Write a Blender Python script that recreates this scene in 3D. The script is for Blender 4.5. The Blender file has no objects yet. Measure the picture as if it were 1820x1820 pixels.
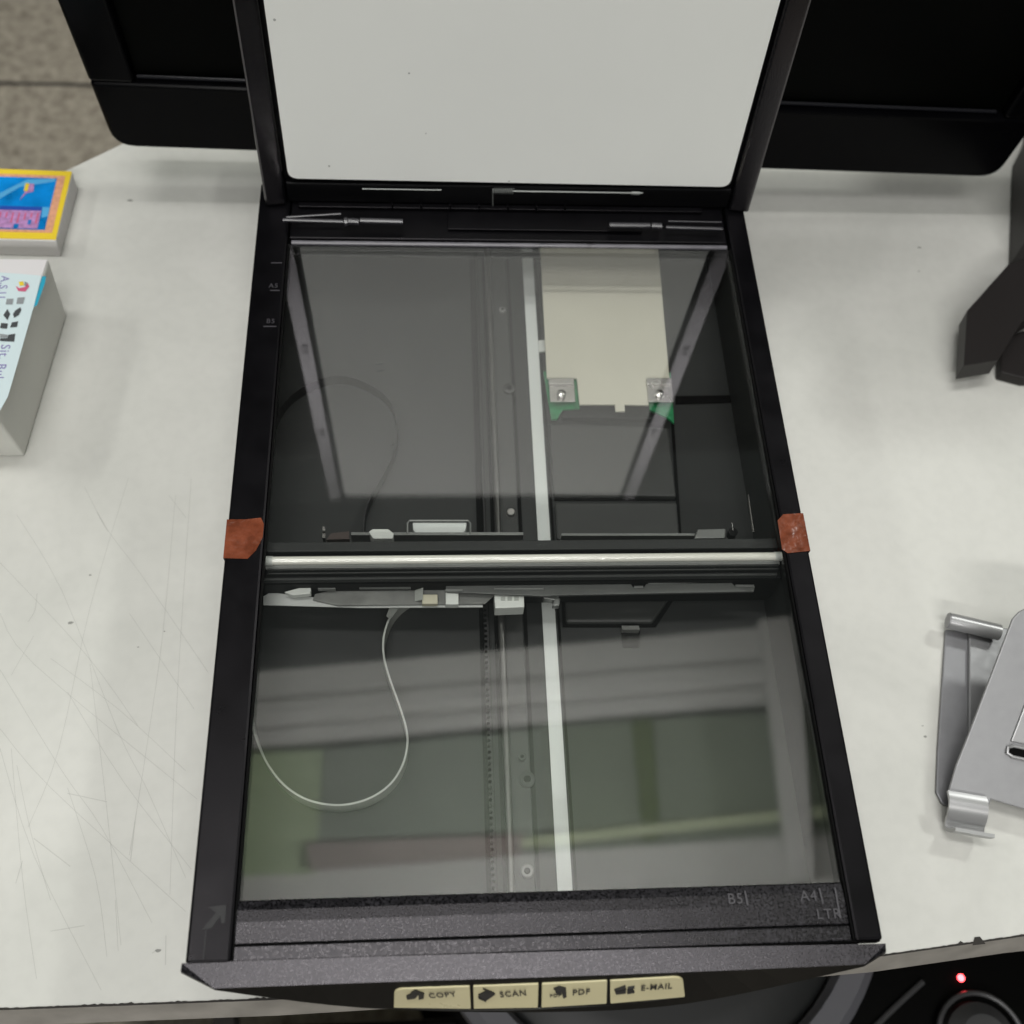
import bpy, bmesh, math, random
from mathutils import Vector, Matrix
random.seed(7)
S = bpy.context.scene
COL = S.collection

# ------------------------------------------------------------------ camera
FPX = 1943.0
CAM = Vector((-0.03964395, -0.22320437, 0.41124736))
RIGHT = Vector((0.99744069, -0.03952534, 0.0595803))
DOWN = Vector((-0.0057644, -0.87504831, -0.48400126))
FWD = Vector((0.07126596, 0.48241911, -0.87303663))
cd = bpy.data.cameras.new('camera'); cam = bpy.data.objects.new('camera', cd); COL.objects.link(cam)
m = Matrix((( RIGHT.x, -DOWN.x, -FWD.x, CAM.x), (RIGHT.y, -DOWN.y, -FWD.y, CAM.y), (RIGHT.z, -DOWN.z, -FWD.z, CAM.z), (0, 0, 0, 1)))
cam.matrix_world = m
cd.sensor_width = 36; cd.lens = 36 * FPX / 1820; cd.clip_start = .01; cd.clip_end = 50
cd.dof.use_dof = True; cd.dof.focus_distance = .46; cd.dof.aperture_fstop = 10
S.camera = cam

# ------------------------------------------------------------------ world, lamps, exposure
W = bpy.data.worlds.new('World'); S.world = W; W.use_nodes = True
bg = W.node_tree.nodes['Background']; bg.inputs[0].default_value = (.9, 1.0, .95, 1); bg.inputs[1].default_value = .045
def area(name, loc, target, sx, sy, power, color):
    l = bpy.data.lights.new(name, 'AREA'); l.shape = 'RECTANGLE'; l.size = sx; l.size_y = sy; l.energy = power; l.color = color
    o = bpy.data.objects.new(name, l); COL.objects.link(o); o.location = loc
    o.rotation_euler = (Vector(target) - Vector(loc)).to_track_quat('-Z', 'Y').to_euler(); return o
area('overhead_tube_lamp', (-.28, .10, 2.33), (-.28, .10, 0), 1.3, .18, 25, (1, .985, .98))
area('second_overhead_tube_lamp', (0, -.92, 2.33), (0, -.92, 0), 1.35, .46, 20, (1, .98, .99))
area('front_tube_lamp', (-.1, -2.1, 1.9), (0, .1, .1), 1.3, .14, 31, (1, .99, .96))
area('rear_tube_lamp', (.35, 2.2, 2.0), (0, .1, 0), .9, .10, 6, (.98, 1, .95))
area('left_tube_lamp', (-1.9, .35, 1.9), (0, .1, 0), .5, .15, 9, (.98, 1, .96))
area('right_tube_lamp', (1.5, .95, 1.9), (.2, .1, 0), .35, .15, 17, (.98, 1, .96))
area('added_ceiling_uplight', (.2, .1, 1.55), (.2, .75, 2.4), .9, .12, 19, (1, 1, .96))  # added lamp, no such fixture; brightens the ceiling that the glass mirrors
S.view_settings.view_transform = 'Standard'; S.view_settings.look = 'None'
S.view_settings.exposure = -0.25; S.view_settings.gamma = 1; S.view_settings.use_curve_mapping = False
S.render.engine = 'CYCLES'
S.cycles.max_bounces = 10; S.cycles.transparent_max_bounces = 24

# ------------------------------------------------------------------ helpers
def P(px, py, z=None, y=None):
    """point of the photograph (1820 px square) on the level z (or on the upright plane y)"""
    d = FWD + RIGHT * ((px - 910) / FPX) + DOWN * ((py - 910) / FPX)
    s = (z - CAM.z) / d.z if z is not None else (y - CAM.y) / d.y
    return CAM + d * s
T = -0.075      # table top; the scanner glass is z = 0

def nodes(name):
    mt = bpy.data.materials.new(name); mt.use_nodes = True
    nt = mt.node_tree; b = nt.nodes['Principled BSDF']; return mt, nt, b
def plain(name, col, rough=.4, metal=0, spec=.5, bump=0, bscale=400, var=0, vscale=30, coat=0, emit=None, estr=1, trans=None, tint=None, bdist=.00012):
    mt, nt, b = nodes(name)
    b.inputs['Base Color'].default_value = (*col, 1); b.inputs['Roughness'].default_value = rough
    b.inputs['Metallic'].default_value = metal; b.inputs['Specular IOR Level'].default_value = spec
    b.inputs['Coat Weight'].default_value = coat
    if tint: b.inputs['Specular Tint'].default_value = (*tint, 1)
    if emit: b.inputs['Emission Color'].default_value = (*emit, 1); b.inputs['Emission Strength'].default_value = estr
    if trans is not None: b.inputs['Alpha'].default_value = trans
    L = nt.links; tc = nt.nodes.new('ShaderNodeTexCoord')
    if bump:
        n = nt.nodes.new('ShaderNodeTexNoise'); n.inputs['Scale'].default_value = bscale; n.inputs['Detail'].default_value = 3
        L.new(tc.outputs['Object'], n.inputs['Vector'])
        bp = nt.nodes.new('ShaderNodeBump'); bp.inputs['Strength'].default_value = bump; bp.inputs['Distance'].default_value = bdist
        L.new(n.outputs[0], bp.inputs['Height']); L.new(bp.outputs[0], b.inputs['Normal'])
    if var:
        n = nt.nodes.new('ShaderNodeTexNoise'); n.inputs['Scale'].default_value = vscale; n.inputs['Detail'].default_value = 6
        L.new(tc.outputs['Object'], n.inputs['Vector'])
        r = nt.nodes.new('ShaderNodeValToRGB'); r.color_ramp.elements[0].position = .3; r.color_ramp.elements[1].position = .7
        r.color_ramp.elements[0].color = (*[c * (1 - var) for c in col], 1); r.color_ramp.elements[1].color = (*[min(1, c * (1 + var)) for c in col], 1)
        L.new(n.outputs[0], r.inputs[0]); L.new(r.outputs[0], b.inputs['Base Color'])
        m2 = nt.nodes.new('ShaderNodeMath'); m2.operation = 'MULTIPLY_ADD'; m2.inputs[1].default_value = .25; m2.inputs[2].default_value = rough - .12
        L.new(n.outputs[0], m2.inputs[0]); L.new(m2.outputs[0], b.inputs['Roughness'])
    return mt

M = {}
M['black'] = plain('black grained plastic', (.0028, .0027, .0033), .32, spec=.11, tint=(1, .95, 1), bump=.3, bscale=2500, var=.25, vscale=60)
M['black_matt'] = plain('matt black plastic', (.0022, .0022, .0026), .5, spec=.12, bump=.2, bscale=900)
M['lid'] = plain('lid black plastic', (.002, .002, .0024), .35, spec=.2, bump=.2, bscale=1200)
M['rim'] = plain('lid rim plastic', (.002, .002, .0025), .2, spec=1.0, tint=(1, .94, 1), bump=.3, bscale=1500)
M['front'] = None
M['tray'] = plain('dark grey tray plastic', (.024, .026, .025), .55, spec=.3, var=.15, vscale=18)
M['tray_panel'] = plain('dark grey ribbed panel plastic', (.034, .036, .034), .5, spec=.4, var=.1, vscale=25)
M['groove'] = plain('deep black groove', (.002, .002, .002), .8, spec=.1)
M['edge_highlight'] = plain('grey glass edge highlight', (.12, .115, .13), .3, var=.3, vscale=90)  # grey colour stands in for light caught on the glass bevel
M['pad'] = plain('white backing pad', (.86, .87, .83), .55, spec=.3, var=.015, vscale=12)
M['white_strip'] = plain('bluish white film', (.60, .635, .61), .35, var=.02)
M['shield'] = plain('pale insulating sheet', (.53, .52, .43), .45, var=.03)
M['metal'] = plain('bright metal', (.55, .54, .52), .25, metal=1, var=.08)
M['dull_metal'] = plain('dull zinc sheet', (.21, .22, .21), .4, metal=.6, var=.1)
M['green'] = plain('green circuit board', (.01, .17, .06), .35, var=.3, vscale=300)
M['white_plastic'] = plain('white nylon', (.62, .65, .61), .35)
M['tube'] = plain('frosted lamp tube', (.84, .84, .76), .12, coat=1, spec=.8)
M['cable'] = plain('grey flat cable', (.36, .38, .35), .35)
M['cable_shaded'] = plain('shaded flat cable', (.008, .008, .008), .4)  # the same ribbon's shadow side, its shade put into the colour
M['foil'] = plain('white folded film', (.50, .52, .50), .4, var=.05)
M['clear'] = plain('clear dusty film', (.16, .165, .155), .3, var=.2, vscale=120)
M['tape'] = plain('brown adhesive tape', (.165, .042, .018), .16, spec=1, bump=.8, bscale=110, bdist=.0010, var=.35, vscale=200)
M['button'] = plain('cream button plastic', (.66, .60, .36), .3, var=.03, coat=.4)
M['ink'] = plain('black printing', (.02, .02, .02), .5)
M['mark'] = plain('faint grey moulded marking', (.05, .047, .054), .4)
M['belt'] = plain('black rubber belt', (.006, .006, .006), .6)
M['rod'] = plain('steel rod', (.10, .10, .095), .35, metal=.7)
M['monitor'] = plain('black monitor plastic', (.0015, .0015, .002), .22, spec=.05, var=.2, vscale=20)
M['screen'] = plain('black screen', (.0008, .001, .0008), .4, spec=.03)
M['casing'] = plain('charcoal casing plastic', (.018, .0155, .015), .5, spec=.3, bump=.3, bscale=600)
M['stand_metal'] = plain('matt silver aluminium', (.30, .30, .305), .45, metal=.45, bump=.25, bscale=2500, var=.04, vscale=200)
M['stand_flange'] = plain('dull silver aluminium', (.26, .26, .27), .5, metal=.4, bump=.25, bscale=2500, var=.05, vscale=200)
M['stand_edge'] = plain('polished silver edge', (.40, .40, .40), .34, metal=.5)
M['card_white'] = plain('white card edge', (.70, .68, .67), .6, var=.03)
M['box_white'] = plain('white box card', (.70, .70, .655), .6, var=.03)
M['box_top'] = plain('glossy white box top', (.74, .72, .72), .3)
M['label'] = plain('pale blue white label', (.66, .78, .80), .3)
M['cyan'] = plain('cyan print', (.03, .36, .52), .4)
M['yellow'] = plain('yellow print', (.84, .62, .04), .35)
M['peach'] = plain('peach print', (.72, .36, .22), .4, var=.15, vscale=500)
M['blue'] = plain('blue print', (.0, .22, .62), .3, var=.35, vscale=60)
M['lightblue'] = plain('light blue print', (.10, .42, .75), .3)
M['navy'] = plain('navy print', (.02, .08, .42), .4)
M['mauve'] = plain('mauve print', (.47, .25, .50), .4, var=.3, vscale=400)
M['red'] = plain('red print', (.62, .12, .22), .4)
M['grey_ink'] = plain('grey printing', (.06, .065, .07), .5)
M['grey_ink_light'] = plain('light grey printing', (.28, .30, .31), .5)
M['violet_ink'] = plain('violet printing', (.30, .28, .50), .5)
M['chip'] = plain('dark chipped board', (.03, .027, .024), .9)
M['edge_band'] = plain('worn table edge', (.36, .34, .31), .5, var=.2, vscale=60)
M['seat'] = plain('dark grey seat vinyl', (.013, .014, .014), .5, bump=.4, bscale=500)
M['seat_rim'] = plain('grey plastic rim', (.14, .14, .155), .45)
M['case'] = plain('black case', (.0016, .0016, .0016), .4, spec=.1)
M['led'] = plain('red power light', (.8, .02, .02), .3, emit=(1, .06, .07), estr=14)
M['grey_knob'] = plain('grey knob', (.06, .06, .062), .35)

def glass_mat():
    mt = bpy.data.materials.new('scanner glass'); mt.use_nodes = True; nt = mt.node_tree; nt.nodes.clear(); L = nt.links
    out = nt.nodes.new('ShaderNodeOutputMaterial'); mix = nt.nodes.new('ShaderNodeMixShader')
    tr = nt.nodes.new('ShaderNodeBsdfTransparent'); tr.inputs[0].default_value = (.985, .985, .98, 1)
    gl = nt.nodes.new('ShaderNodeBsdfGlossy'); gl.inputs['Roughness'].default_value = .028; gl.inputs['Color'].default_value = (1, 1, 1, 1)
    g = nt.nodes.new('ShaderNodeNewGeometry'); dot = nt.nodes.new('ShaderNodeVectorMath'); dot.operation = 'DOT_PRODUCT'
    L.new(g.outputs['Incoming'], dot.inputs[0]); L.new(g.outputs['Normal'], dot.inputs[1])
    ab = nt.nodes.new('ShaderNodeMath'); ab.operation = 'ABSOLUTE'; L.new(dot.outputs['Value'], ab.inputs[0])
    om = nt.nodes.new('ShaderNodeMath'); om.operation = 'SUBTRACT'; om.inputs[0].default_value = 1; L.new(ab.outputs[0], om.inputs[1])
    pw = nt.nodes.new('ShaderNodeMath'); pw.operation = 'POWER'; pw.inputs[1].default_value = 5; L.new(om.outputs[0], pw.inputs[0])
    ma = nt.nodes.new('ShaderNodeMath'); ma.operation = 'MULTIPLY_ADD'; ma.inputs[1].default_value = .91; ma.inputs[2].default_value = .09
    L.new(pw.outputs[0], ma.inputs[0]); L.new(ma.outputs[0], mix.inputs[0])
    L.new(tr.outputs[0], mix.inputs[1]); L.new(gl.outputs[0], mix.inputs[2]); L.new(mix.outputs[0], out.inputs[0]); return mt
M['glass'] = glass_mat()
def front_mat(spec=.36):
    mt, nt, b = nodes('worn black plastic with painted sparkle'); L = nt.links; tc = nt.nodes.new('ShaderNodeTexCoord')
    def noise(sc_, det):
        n = nt.nodes.new('ShaderNodeTexNoise'); n.inputs['Scale'].default_value = sc_; n.inputs['Detail'].default_value = det; L.new(tc.outputs['Object'], n.inputs['Vector']); return n
    n = noise(1100, 2); big = noise(90, 4)
    ad = nt.nodes.new('ShaderNodeMath'); ad.operation = 'MULTIPLY_ADD'; ad.inputs[1].default_value = .35; L.new(big.outputs[0], ad.inputs[0]); L.new(n.outputs[0], ad.inputs[2])
    r = nt.nodes.new('ShaderNodeValToRGB'); e = r.color_ramp.elements; e[0].position = .70; e[0].color = (.003, .003, .0038, 1); e[1].position = .95; e[1].color = (.030, .029, .034, 1)  # lighter specks paint the sparkle of the worn grain into the colour
    L.new(ad.outputs[0], r.inputs[0]); L.new(r.outputs[0], b.inputs['Base Color'])
    b.inputs['Specular IOR Level'].default_value = spec; b.inputs['Specular Tint'].default_value = (1, .95, 1, 1)
    m2 = nt.nodes.new('ShaderNodeMath'); m2.operation = 'MULTIPLY_ADD'; m2.inputs[1].default_value = .5; m2.inputs[2].default_value = .06; L.new(n.outputs[0], m2.inputs[0]); L.new(m2.outputs[0], b.inputs['Roughness'])
    bp = nt.nodes.new('ShaderNodeBump'); bp.inputs['Strength'].default_value = .5; bp.inputs['Distance'].default_value = .0001; L.new(noise(2200, 2).outputs[0], bp.inputs['Height']); L.new(bp.outputs[0], b.inputs['Normal'])
    return mt
M['front'] = front_mat(); M['bevel'] = front_mat(.75)

def floor_mat():
    mt, nt, b = nodes('terrazzo floor'); L = nt.links; tc = nt.nodes.new('ShaderNodeTexCoord')
    n = nt.nodes.new('ShaderNodeTexNoise'); n.inputs['Scale'].default_value = 55; n.inputs['Detail'].default_value = 8; n.inputs['Roughness'].default_value = .75
    L.new(tc.outputs['Object'], n.inputs['Vector'])
    r = nt.nodes.new('ShaderNodeValToRGB'); e = r.color_ramp.elements; e[0].position = .34; e[0].color = (.17, .145, .11, 1); e[1].position = .6; e[1].color = (.47, .42, .34, 1)
    k = r.color_ramp.elements.new(.47); k.color = (.345, .305, .245, 1)
    L.new(n.outputs[0], r.inputs[0]); L.new(r.outputs[0], b.inputs['Base Color']); b.inputs['Roughness'].default_value = .5; return mt
M['floor'] = floor_mat()

def table_mat():
    mt, nt, b = nodes('worn white laminate'); L = nt.links; tc = nt.nodes.new('ShaderNodeTexCoord')
    n = nt.nodes.new('ShaderNodeTexNoise'); n.inputs['Scale'].default_value = 9; n.inputs['Detail'].default_value = 7; n.inputs['Roughness'].default_value = .55
    n.inputs['Distortion'].default_value = .6
    L.new(tc.outputs['Object'], n.inputs['Vector'])
    r = nt.nodes.new('ShaderNodeValToRGB'); e = r.color_ramp.elements; e[0].position = .36; e[0].color = (.565, .565, .525, 1); e[1].position = .60; e[1].color = (.625, .622, .580, 1)
    L.new(n.outputs[0], r.inputs[0])
    n2 = nt.nodes.new('ShaderNodeTexNoise'); n2.inputs['Scale'].default_value = 170; n2.inputs['Detail'].default_value = 3
    L.new(tc.outputs['Object'], n2.inputs['Vector'])
    r2 = nt.nodes.new('ShaderNodeValToRGB'); e = r2.color_ramp.elements; e[0].position = .3; e[0].color = (.965, .965, .965, 1); e[1].position = .6; e[1].color = (1, 1, 1, 1)
    L.new(n2.outputs[0], r2.inputs[0])
    mx = nt.nodes.new('ShaderNodeMix'); mx.data_type = 'RGBA'; mx.blend_type = 'MULTIPLY'; mx.inputs[0].default_value = 1
    L.new(r.outputs[0], mx.inputs[6]); L.new(r2.outputs[0], mx.inputs[7]); L.new(mx.outputs[2], b.inputs['Base Color'])
    b.inputs['Roughness'].default_value = .5; b.inputs['Specular IOR Level'].default_value = .25; return mt
M['laminate'] = table_mat()
M['scratch'] = plain('grey scratch', (.18, .18, .17), .6, trans=.13)
M['scratch_dark'] = plain('dark scratch', (.10, .10, .09), .6, trans=.4)

class MB:
    def __init__(s): s.v = []; s.f = []; s.mi = []; s.cur = 0
    def face(s, pts):
        k = len(s.v); s.v += [tuple(p) for p in pts]; s.f.append(tuple(range(k, k + len(pts)))); s.mi.append(s.cur)
    def prism(s, bot, top):
        """two matching outlines, closed"""
        k = len(s.v); n = len(bot); s.v += [tuple(p) for p in bot] + [tuple(p) for p in top]
        s.f.append(tuple(k + i for i in range(n))[::-1]); s.f.append(tuple(k + n + i for i in range(n))); s.mi += [s.cur] * 2
        for i in range(n):
            j = (i + 1) % n; s.f.append((k + i, k + j, k + n + j, k + n + i)); s.mi.append(s.cur)
    def poly(s, pts, h):
        """outline pts is the top; goes down by h (number or vector)"""
        h = Vector((0, 0, -h)) if not isinstance(h, Vector) else h
        s.prism([Vector(p) + h for p in pts], pts)
    def box(s, x0, x1, y0, y1, z0, z1):
        s.prism([(x0, y0, z0), (x1, y0, z0), (x1, y1, z0), (x0, y1, z0)], [(x0, y0, z1), (x1, y0, z1), (x1, y1, z1), (x0, y1, z1)])
    def obox(s, o, a, b, c):
        o = Vector(o); a = Vector(a); b = Vector(b); c = Vector(c)
        s.prism([o, o + a, o + a + b, o + b], [o + c, o + a + c, o + a + b + c, o + b + c])
    def tube(s, path, r, n=12, caps=True):
        path = [Vector(p) for p in path]; rr = r if isinstance(r, (list, tuple)) else [r] * len(path)
        k0 = len(s.v); up = None
        for i, p in enumerate(path):
            t = (path[min(i + 1, len(path) - 1)] - path[max(i - 1, 0)]).normalized()
            if up is None: up = t.orthogonal().normalized()
            else: up = (up - t * up.dot(t)).normalized()
            w = t.cross(up)
            for q in range(n):
                a = 2 * math.pi * q / n; s.v.append(tuple(p + (up * math.cos(a) + w * math.sin(a)) * rr[i]))
        for i in range(len(path) - 1):
            for q in range(n):
                a = k0 + i * n + q; b = k0 + i * n + (q + 1) % n
                s.f.append((a, b, b + n, a + n)); s.mi.append(s.cur)
        if caps:
            s.f.append(tuple(k0 + q for q in range(n))[::-1]); e = k0 + (len(path) - 1) * n; s.f.append(tuple(e + q for q in range(n))); s.mi += [s.cur] * 2
    def ribbon(s, path, z0, z1, th=.0003):
        """flat cable standing on its edge along a plan path"""
        path = [Vector((p[0], p[1], 0)) for p in path]
        for i in range(len(path) - 1):
            a, b = path[i], path[i + 1]; t = (b - a).normalized(); nrm = Vector((-t.y, t.x, 0)) * th * .5
            s.prism([a - nrm + Vector((0, 0, z0)), b - nrm + Vector((0, 0, z0)), b + nrm + Vector((0, 0, z0)), a + nrm + Vector((0, 0, z0))],
                    [a - nrm + Vector((0, 0, z1)), b - nrm + Vector((0, 0, z1)), b + nrm + Vector((0, 0, z1)), a + nrm + Vector((0, 0, z1))])
    def build(s, name, mats, parent=None, bevel=0, smooth=False, seg=2, weld=False):
        me = bpy.data.meshes.new(name); me.from_pydata(s.v, [], s.f)
        if not isinstance(mats, (list, tuple)): mats = [mats]
        for mm in mats: me.materials.append(M[mm] if isinstance(mm, str) else mm)
        for p, i in zip(me.polygons, s.mi): p.material_index = i; p.use_smooth = smooth
        bm = bmesh.new(); bm.from_mesh(me)
        if weld: bmesh.ops.remove_doubles(bm, verts=bm.verts, dist=1e-5)
        bmesh.ops.recalc_face_normals(bm, faces=bm.faces); bm.to_mesh(me); bm.free()
        o = bpy.data.objects.new(name, me); COL.objects.link(o)
        if parent:
            o.parent = parent; o.matrix_parent_inverse = parent_inv(parent)
        if bevel:
            b = o.modifiers.new('bevel', 'BEVEL'); b.width = bevel; b.segments = seg; b.limit_method = 'ANGLE'; b.angle_limit = math.radians(25)
        if smooth:
            o.data.set_sharp_from_angle(angle=math.radians(35))
        return o
def parent_inv(p):
    mat = Matrix.Identity(4); q = p; chain = []
    while q: chain.append(q); q = q.parent
    for q in reversed(chain):
        mat = mat @ q.matrix_parent_inverse @ Matrix.LocRotScale(q.location, q.rotation_euler, q.scale)
    return mat.inverted()
def tag(o, label=None, cat=None, group=None, kind=None):
    if label: o['label'] = label
    if cat: o['category'] = cat
    if group: o['group'] = group
    if kind: o['kind'] = kind
    return o
def empty(name, loc):
    o = bpy.data.objects.new(name, None); COL.objects.link(o); o.location = loc; o.empty_display_size = .02; return o
def smooth_path(pts, n=8, closed=False):
    pts = [Vector(p) for p in pts]; out = []
    N = len(pts)
    for i in range(N - 1):
        p0 = pts[max(i - 1, 0)]; p1 = pts[i]; p2 = pts[i + 1]; p3 = pts[min(i + 2, N - 1)]
        for k in range(n):
            t = k / n; out.append(.5 * ((2 * p1) + (p2 - p0) * t + (2 * p0 - 5 * p1 + 4 * p2 - p3) * t * t + (3 * p1 - p0 - 3 * p2 + p3) * t ** 3))
    out.append(pts[-1]); return out
def round_poly(pts, r, n=5):
    pts = [Vector(p) for p in pts]; out = []; N = len(pts)
    rr = r if isinstance(r, (list, tuple)) else [r] * N
    for i in range(N):
        a = pts[i - 1]; b = pts[i]; c = pts[(i + 1) % N]
        if rr[i] <= 0: out.append(b); continue
        u = (a - b); v = (c - b); k = min(rr[i], u.length * .45, v.length * .45); p = b + u.normalized() * k; q = b + v.normalized() * k
        for j in range(n + 1):
            t = j / n; out.append(p * (1 - t) ** 2 + b * 2 * t * (1 - t) + q * t * t)
    return out
def text_mesh(mb, txt, origin, ux, uy, size, th=.0001, bold=0, align='CENTER'):
    """adds extruded lettering to mb; ux, uy are the writing's unit directions"""
    c = bpy.data.curves.new('t', 'FONT'); c.body = txt; c.size = size; c.extrude = th; c.align_x = align; c.align_y = 'CENTER'; c.offset = bold; c.resolution_u = 3; c.space_character = 1.12
    o = bpy.data.objects.new('t', c); COL.objects.link(o)
    dg = bpy.context.evaluated_depsgraph_get(); me = bpy.data.meshes.new_from_object(o.evaluated_get(dg))
    ux = Vector(ux); uy = Vector(uy); uz = ux.cross(uy).normalized(); k = len(mb.v)
    for v in me.vertices: mb.v.append(tuple(Vector(origin) + ux * v.co.x + uy * v.co.y + uz * v.co.z))
    for p in me.polygons: mb.f.append(tuple(k + i for i in p.vertices)); mb.mi.append(mb.cur)
    bpy.data.objects.remove(o); bpy.data.curves.remove(c); bpy.data.meshes.remove(me)

# ------------------------------------------------------------------ the setting
g = MB(); g.face([(-6, -4, -.8), (6, -4, -.8), (6, 7, -.8), (-6, 7, -.8)])
tag(g.build('floor', 'floor'), kind='structure')
g = MB(); g.box(-6, 6, 1.211, 1.217, -.8, -.7985); g.box(-.02, -.014, 1.217, 7, -.8, -.7985); g.box(-1.22, -1.214, -2, 1.211, -.8, -.7985)
tag(g.build('floor_joint', 'chip'), kind='structure')

# ceiling above the scanner: only its reflection in the glass is in view
CZ = 2.4
M['c_white'] = plain('painted ceiling', (.62, .62, .60), .6, var=.05, vscale=2)
M['c_green'] = plain('green ceiling panel', (.42, .52, .33), .6, var=.1, vscale=2)
M['c_dull'] = plain('grey green ceiling panel', (.35, .405, .325), .6, var=.1, vscale=2)
M['c_dull2'] = plain('mid grey green ceiling panel', (.27, .315, .26), .6, var=.1, vscale=2)
M['c_dark'] = plain('dark grey green ceiling panel', (.20, .245, .175), .6, var=.15, vscale=2)
M['c_deep'] = plain('deep green strip', (.09, .14, .03), .6)
M['c_yellow'] = plain('yellow green strip', (.48, .54, .36), .6)
M['c_brown'] = plain('brown board', (.31, .27, .25), .6, var=.15, vscale=3)
M['c_grey'] = plain('grey board', (.42, .42, .41), .6)  # mid grey, used for the first slat
def C(px, py, dz=0):
    g0 = P(px, py, z=0); d = g0 - CAM; s = (CZ - dz) / -d.z; return Vector((g0.x + d.x * s, g0.y + d.y * s, CZ - dz))
def cquad(name, pts, mat, dz, th=.03):
    b = MB(); q = [C(a, c, dz) for a, c in pts]; b.prism(q, [p + Vector((0, 0, th)) for p in q]); return tag(b.build(name, mat), kind='structure')
g = MB(); g.box(-2.4, 2.8, -1.6, .78, CZ + .06, CZ + .12); tag(g.build('ceiling', 'c_dull'), kind='structure')
cquad('ceiling_edge_beam', [(250, 1212), (1650, 1088), (1650, 1140), (250, 1250)], 'c_white', .02, .06)
for i, (a, b_, mt) in enumerate([(1252, 1262, 'c_grey'), (1264, 1290, 'c_white'), (1293, 1312, 'c_white'), (1315, 1342, 'c_white')]):
    cquad('ceiling_slat', [(250, a - 0), (1650, a - 108 - i * 4), (1650, b_ - 108 - i * 4), (250, b_)], mt, .012 * (i % 2), .03)
cquad('ceiling_panel', [(250, 1346), (574, 1332), (560, 1550), (230, 1560)], 'c_green', 0)
cquad('ceiling_panel', [(576, 1332), (960, 1295), (965, 1505), (562, 1532)], 'c_dull2', 0)
cquad('ceiling_panel', [(1000, 1290), (1122, 1280), (1142, 1488), (1010, 1496)], 'c_dark', 0)
cquad('ceiling_panel', [(1162, 1278), (1600, 1250), (1620, 1452), (1176, 1486)], 'c_dark', 0)
cquad('ceiling_strip', [(1124, 1278), (1160, 1276), (1174, 1488), (1144, 1490)], 'c_deep', .01)
cquad('ceiling_beam', [(860, 1496), (1640, 1412), (1640, 1432), (860, 1512)], 'c_yellow', .04, .02)
cquad('added_haze_strip', [(1352, 1100), (1415, 1095), (1450, 1560), (1405, 1562)], 'c_white', .09, .03)  # white strip added overhead to mirror as a hazy column in the glass
cquad('ceiling_board', [(545, 1498), (930, 1482), (925, 1518), (550, 1545)], 'c_brown', .05, .02)
cquad('ceiling_panel', [(230, 1562), (1650, 1470), (1650, 1640), (230, 1700)], 'c_white', -.02, .03)

# ------------------------------------------------------------------ table
tb = empty('table', (0, .05, T))
tag(tb, 'worn white laminate table with scratched top and a chipped dark front edge under the scanner', 'table')
front = [(-.95, -.184), (-.5, -.180), (-.2125, -.1784), (-.1067, -.1784), (.03, -.1755), (.1501, -.1701), (.2129, -.1642), (.5, -.145), (.9, -.12)]
back = [(.9, .62), (-.02, .62), (-.12, .386), (-.2311, .2998), (-.2549, .2813), (-.42, .16), (-.95, -.12)]
g = MB(); out = [Vector((x, y, T)) for x, y in front + back]; g.poly(out, .004)
scr = []
def scratch(pts, w, dark=False):
    g.cur = 2 if dark else 1
    q = [P(a, b, z=T + .00012) for a, b in pts]; q = smooth_path(q, 4) if len(q) > 2 else q
    for i in range(len(q) - 1):
        t = (q[i + 1] - q[i]).normalized(); nn = Vector((-t.y, t.x, 0)) * w * .5
        g.face([q[i] - nn, q[i + 1] - nn, q[i + 1] + nn, q[i] + nn])
    g.cur = 0
for a in [((150, 865), (190, 940), (250, 1020), (370, 1195)), ((340, 850), (325, 1070), (312, 1300), (302, 1590)), ((312, 880), (290, 1120), (262, 1320), (230, 1520)),
          ((30, 915), (110, 1050), (210, 1300), (260, 1400), (330, 1560)), ((0, 1190), (110, 1370), (180, 1470), (270, 1640)), ((228, 850), (160, 1080), (105, 1330), (50, 1470)),
          ((120, 1230), (220, 1390), (340, 1545)), ((0, 1330), (60, 1520), (180, 1760)), ((160, 1180), (190, 1440), (215, 1680)), ((205, 1600), (210, 1690)),
          ((230, 1090), (345, 1260)), ((20, 1330), (40, 1560), (65, 1740)), ((0, 1295), (90, 1400), (330, 1620)), ((300, 880), (330, 920)), ((60, 1130), (20, 1200)),
          ((30, 1360), (55, 1480), (90, 1600)), ((120, 1400), (170, 1560), (190, 1700)), ((0, 1000), (150, 1160), (245, 1290)), ((0, 1090), (60, 1180), (350, 1420)), ((90, 1170), (210, 1260), (330, 1370))]:
    scratch(a, .00028)
for a in [((172, 910), (192, 945)), ((66, 1055), (62, 1085), (50, 1105)), ((240, 1460), (232, 1530)), ((40, 1530), (28, 1570)), ((278, 1690), (270, 1694)), ((120, 1410), (190, 1425)),
          ((90, 1655), (150, 1645)), ((295, 1663), (294, 1715)), ((60, 1490), (125, 1540))]:
    scratch(a, .00040)
for x, y, r in [(160, 1022, .0006), (125, 1107, .0011), (1634, 440, .0009), (1645, 1309, .0007), (1633, 482, .0006), (281, 1690, .0009), (1640, 1290, .0004), (231, 356, .0014), (292, 1122, .0004), (246, 1150, .0004)]:
    g.cur = 2; c = P(x, y, z=T + .0002); g.face([c + Vector((math.cos(k * .7) * r * random.uniform(.8, 1.8), math.sin(k * .7) * r * random.uniform(.6, 1), 0)) for k in range(9)]); g.cur = 0
g.build('tabletop', ['laminate', 'scratch', 'scratch_dark'], tb)
g = MB()
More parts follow.
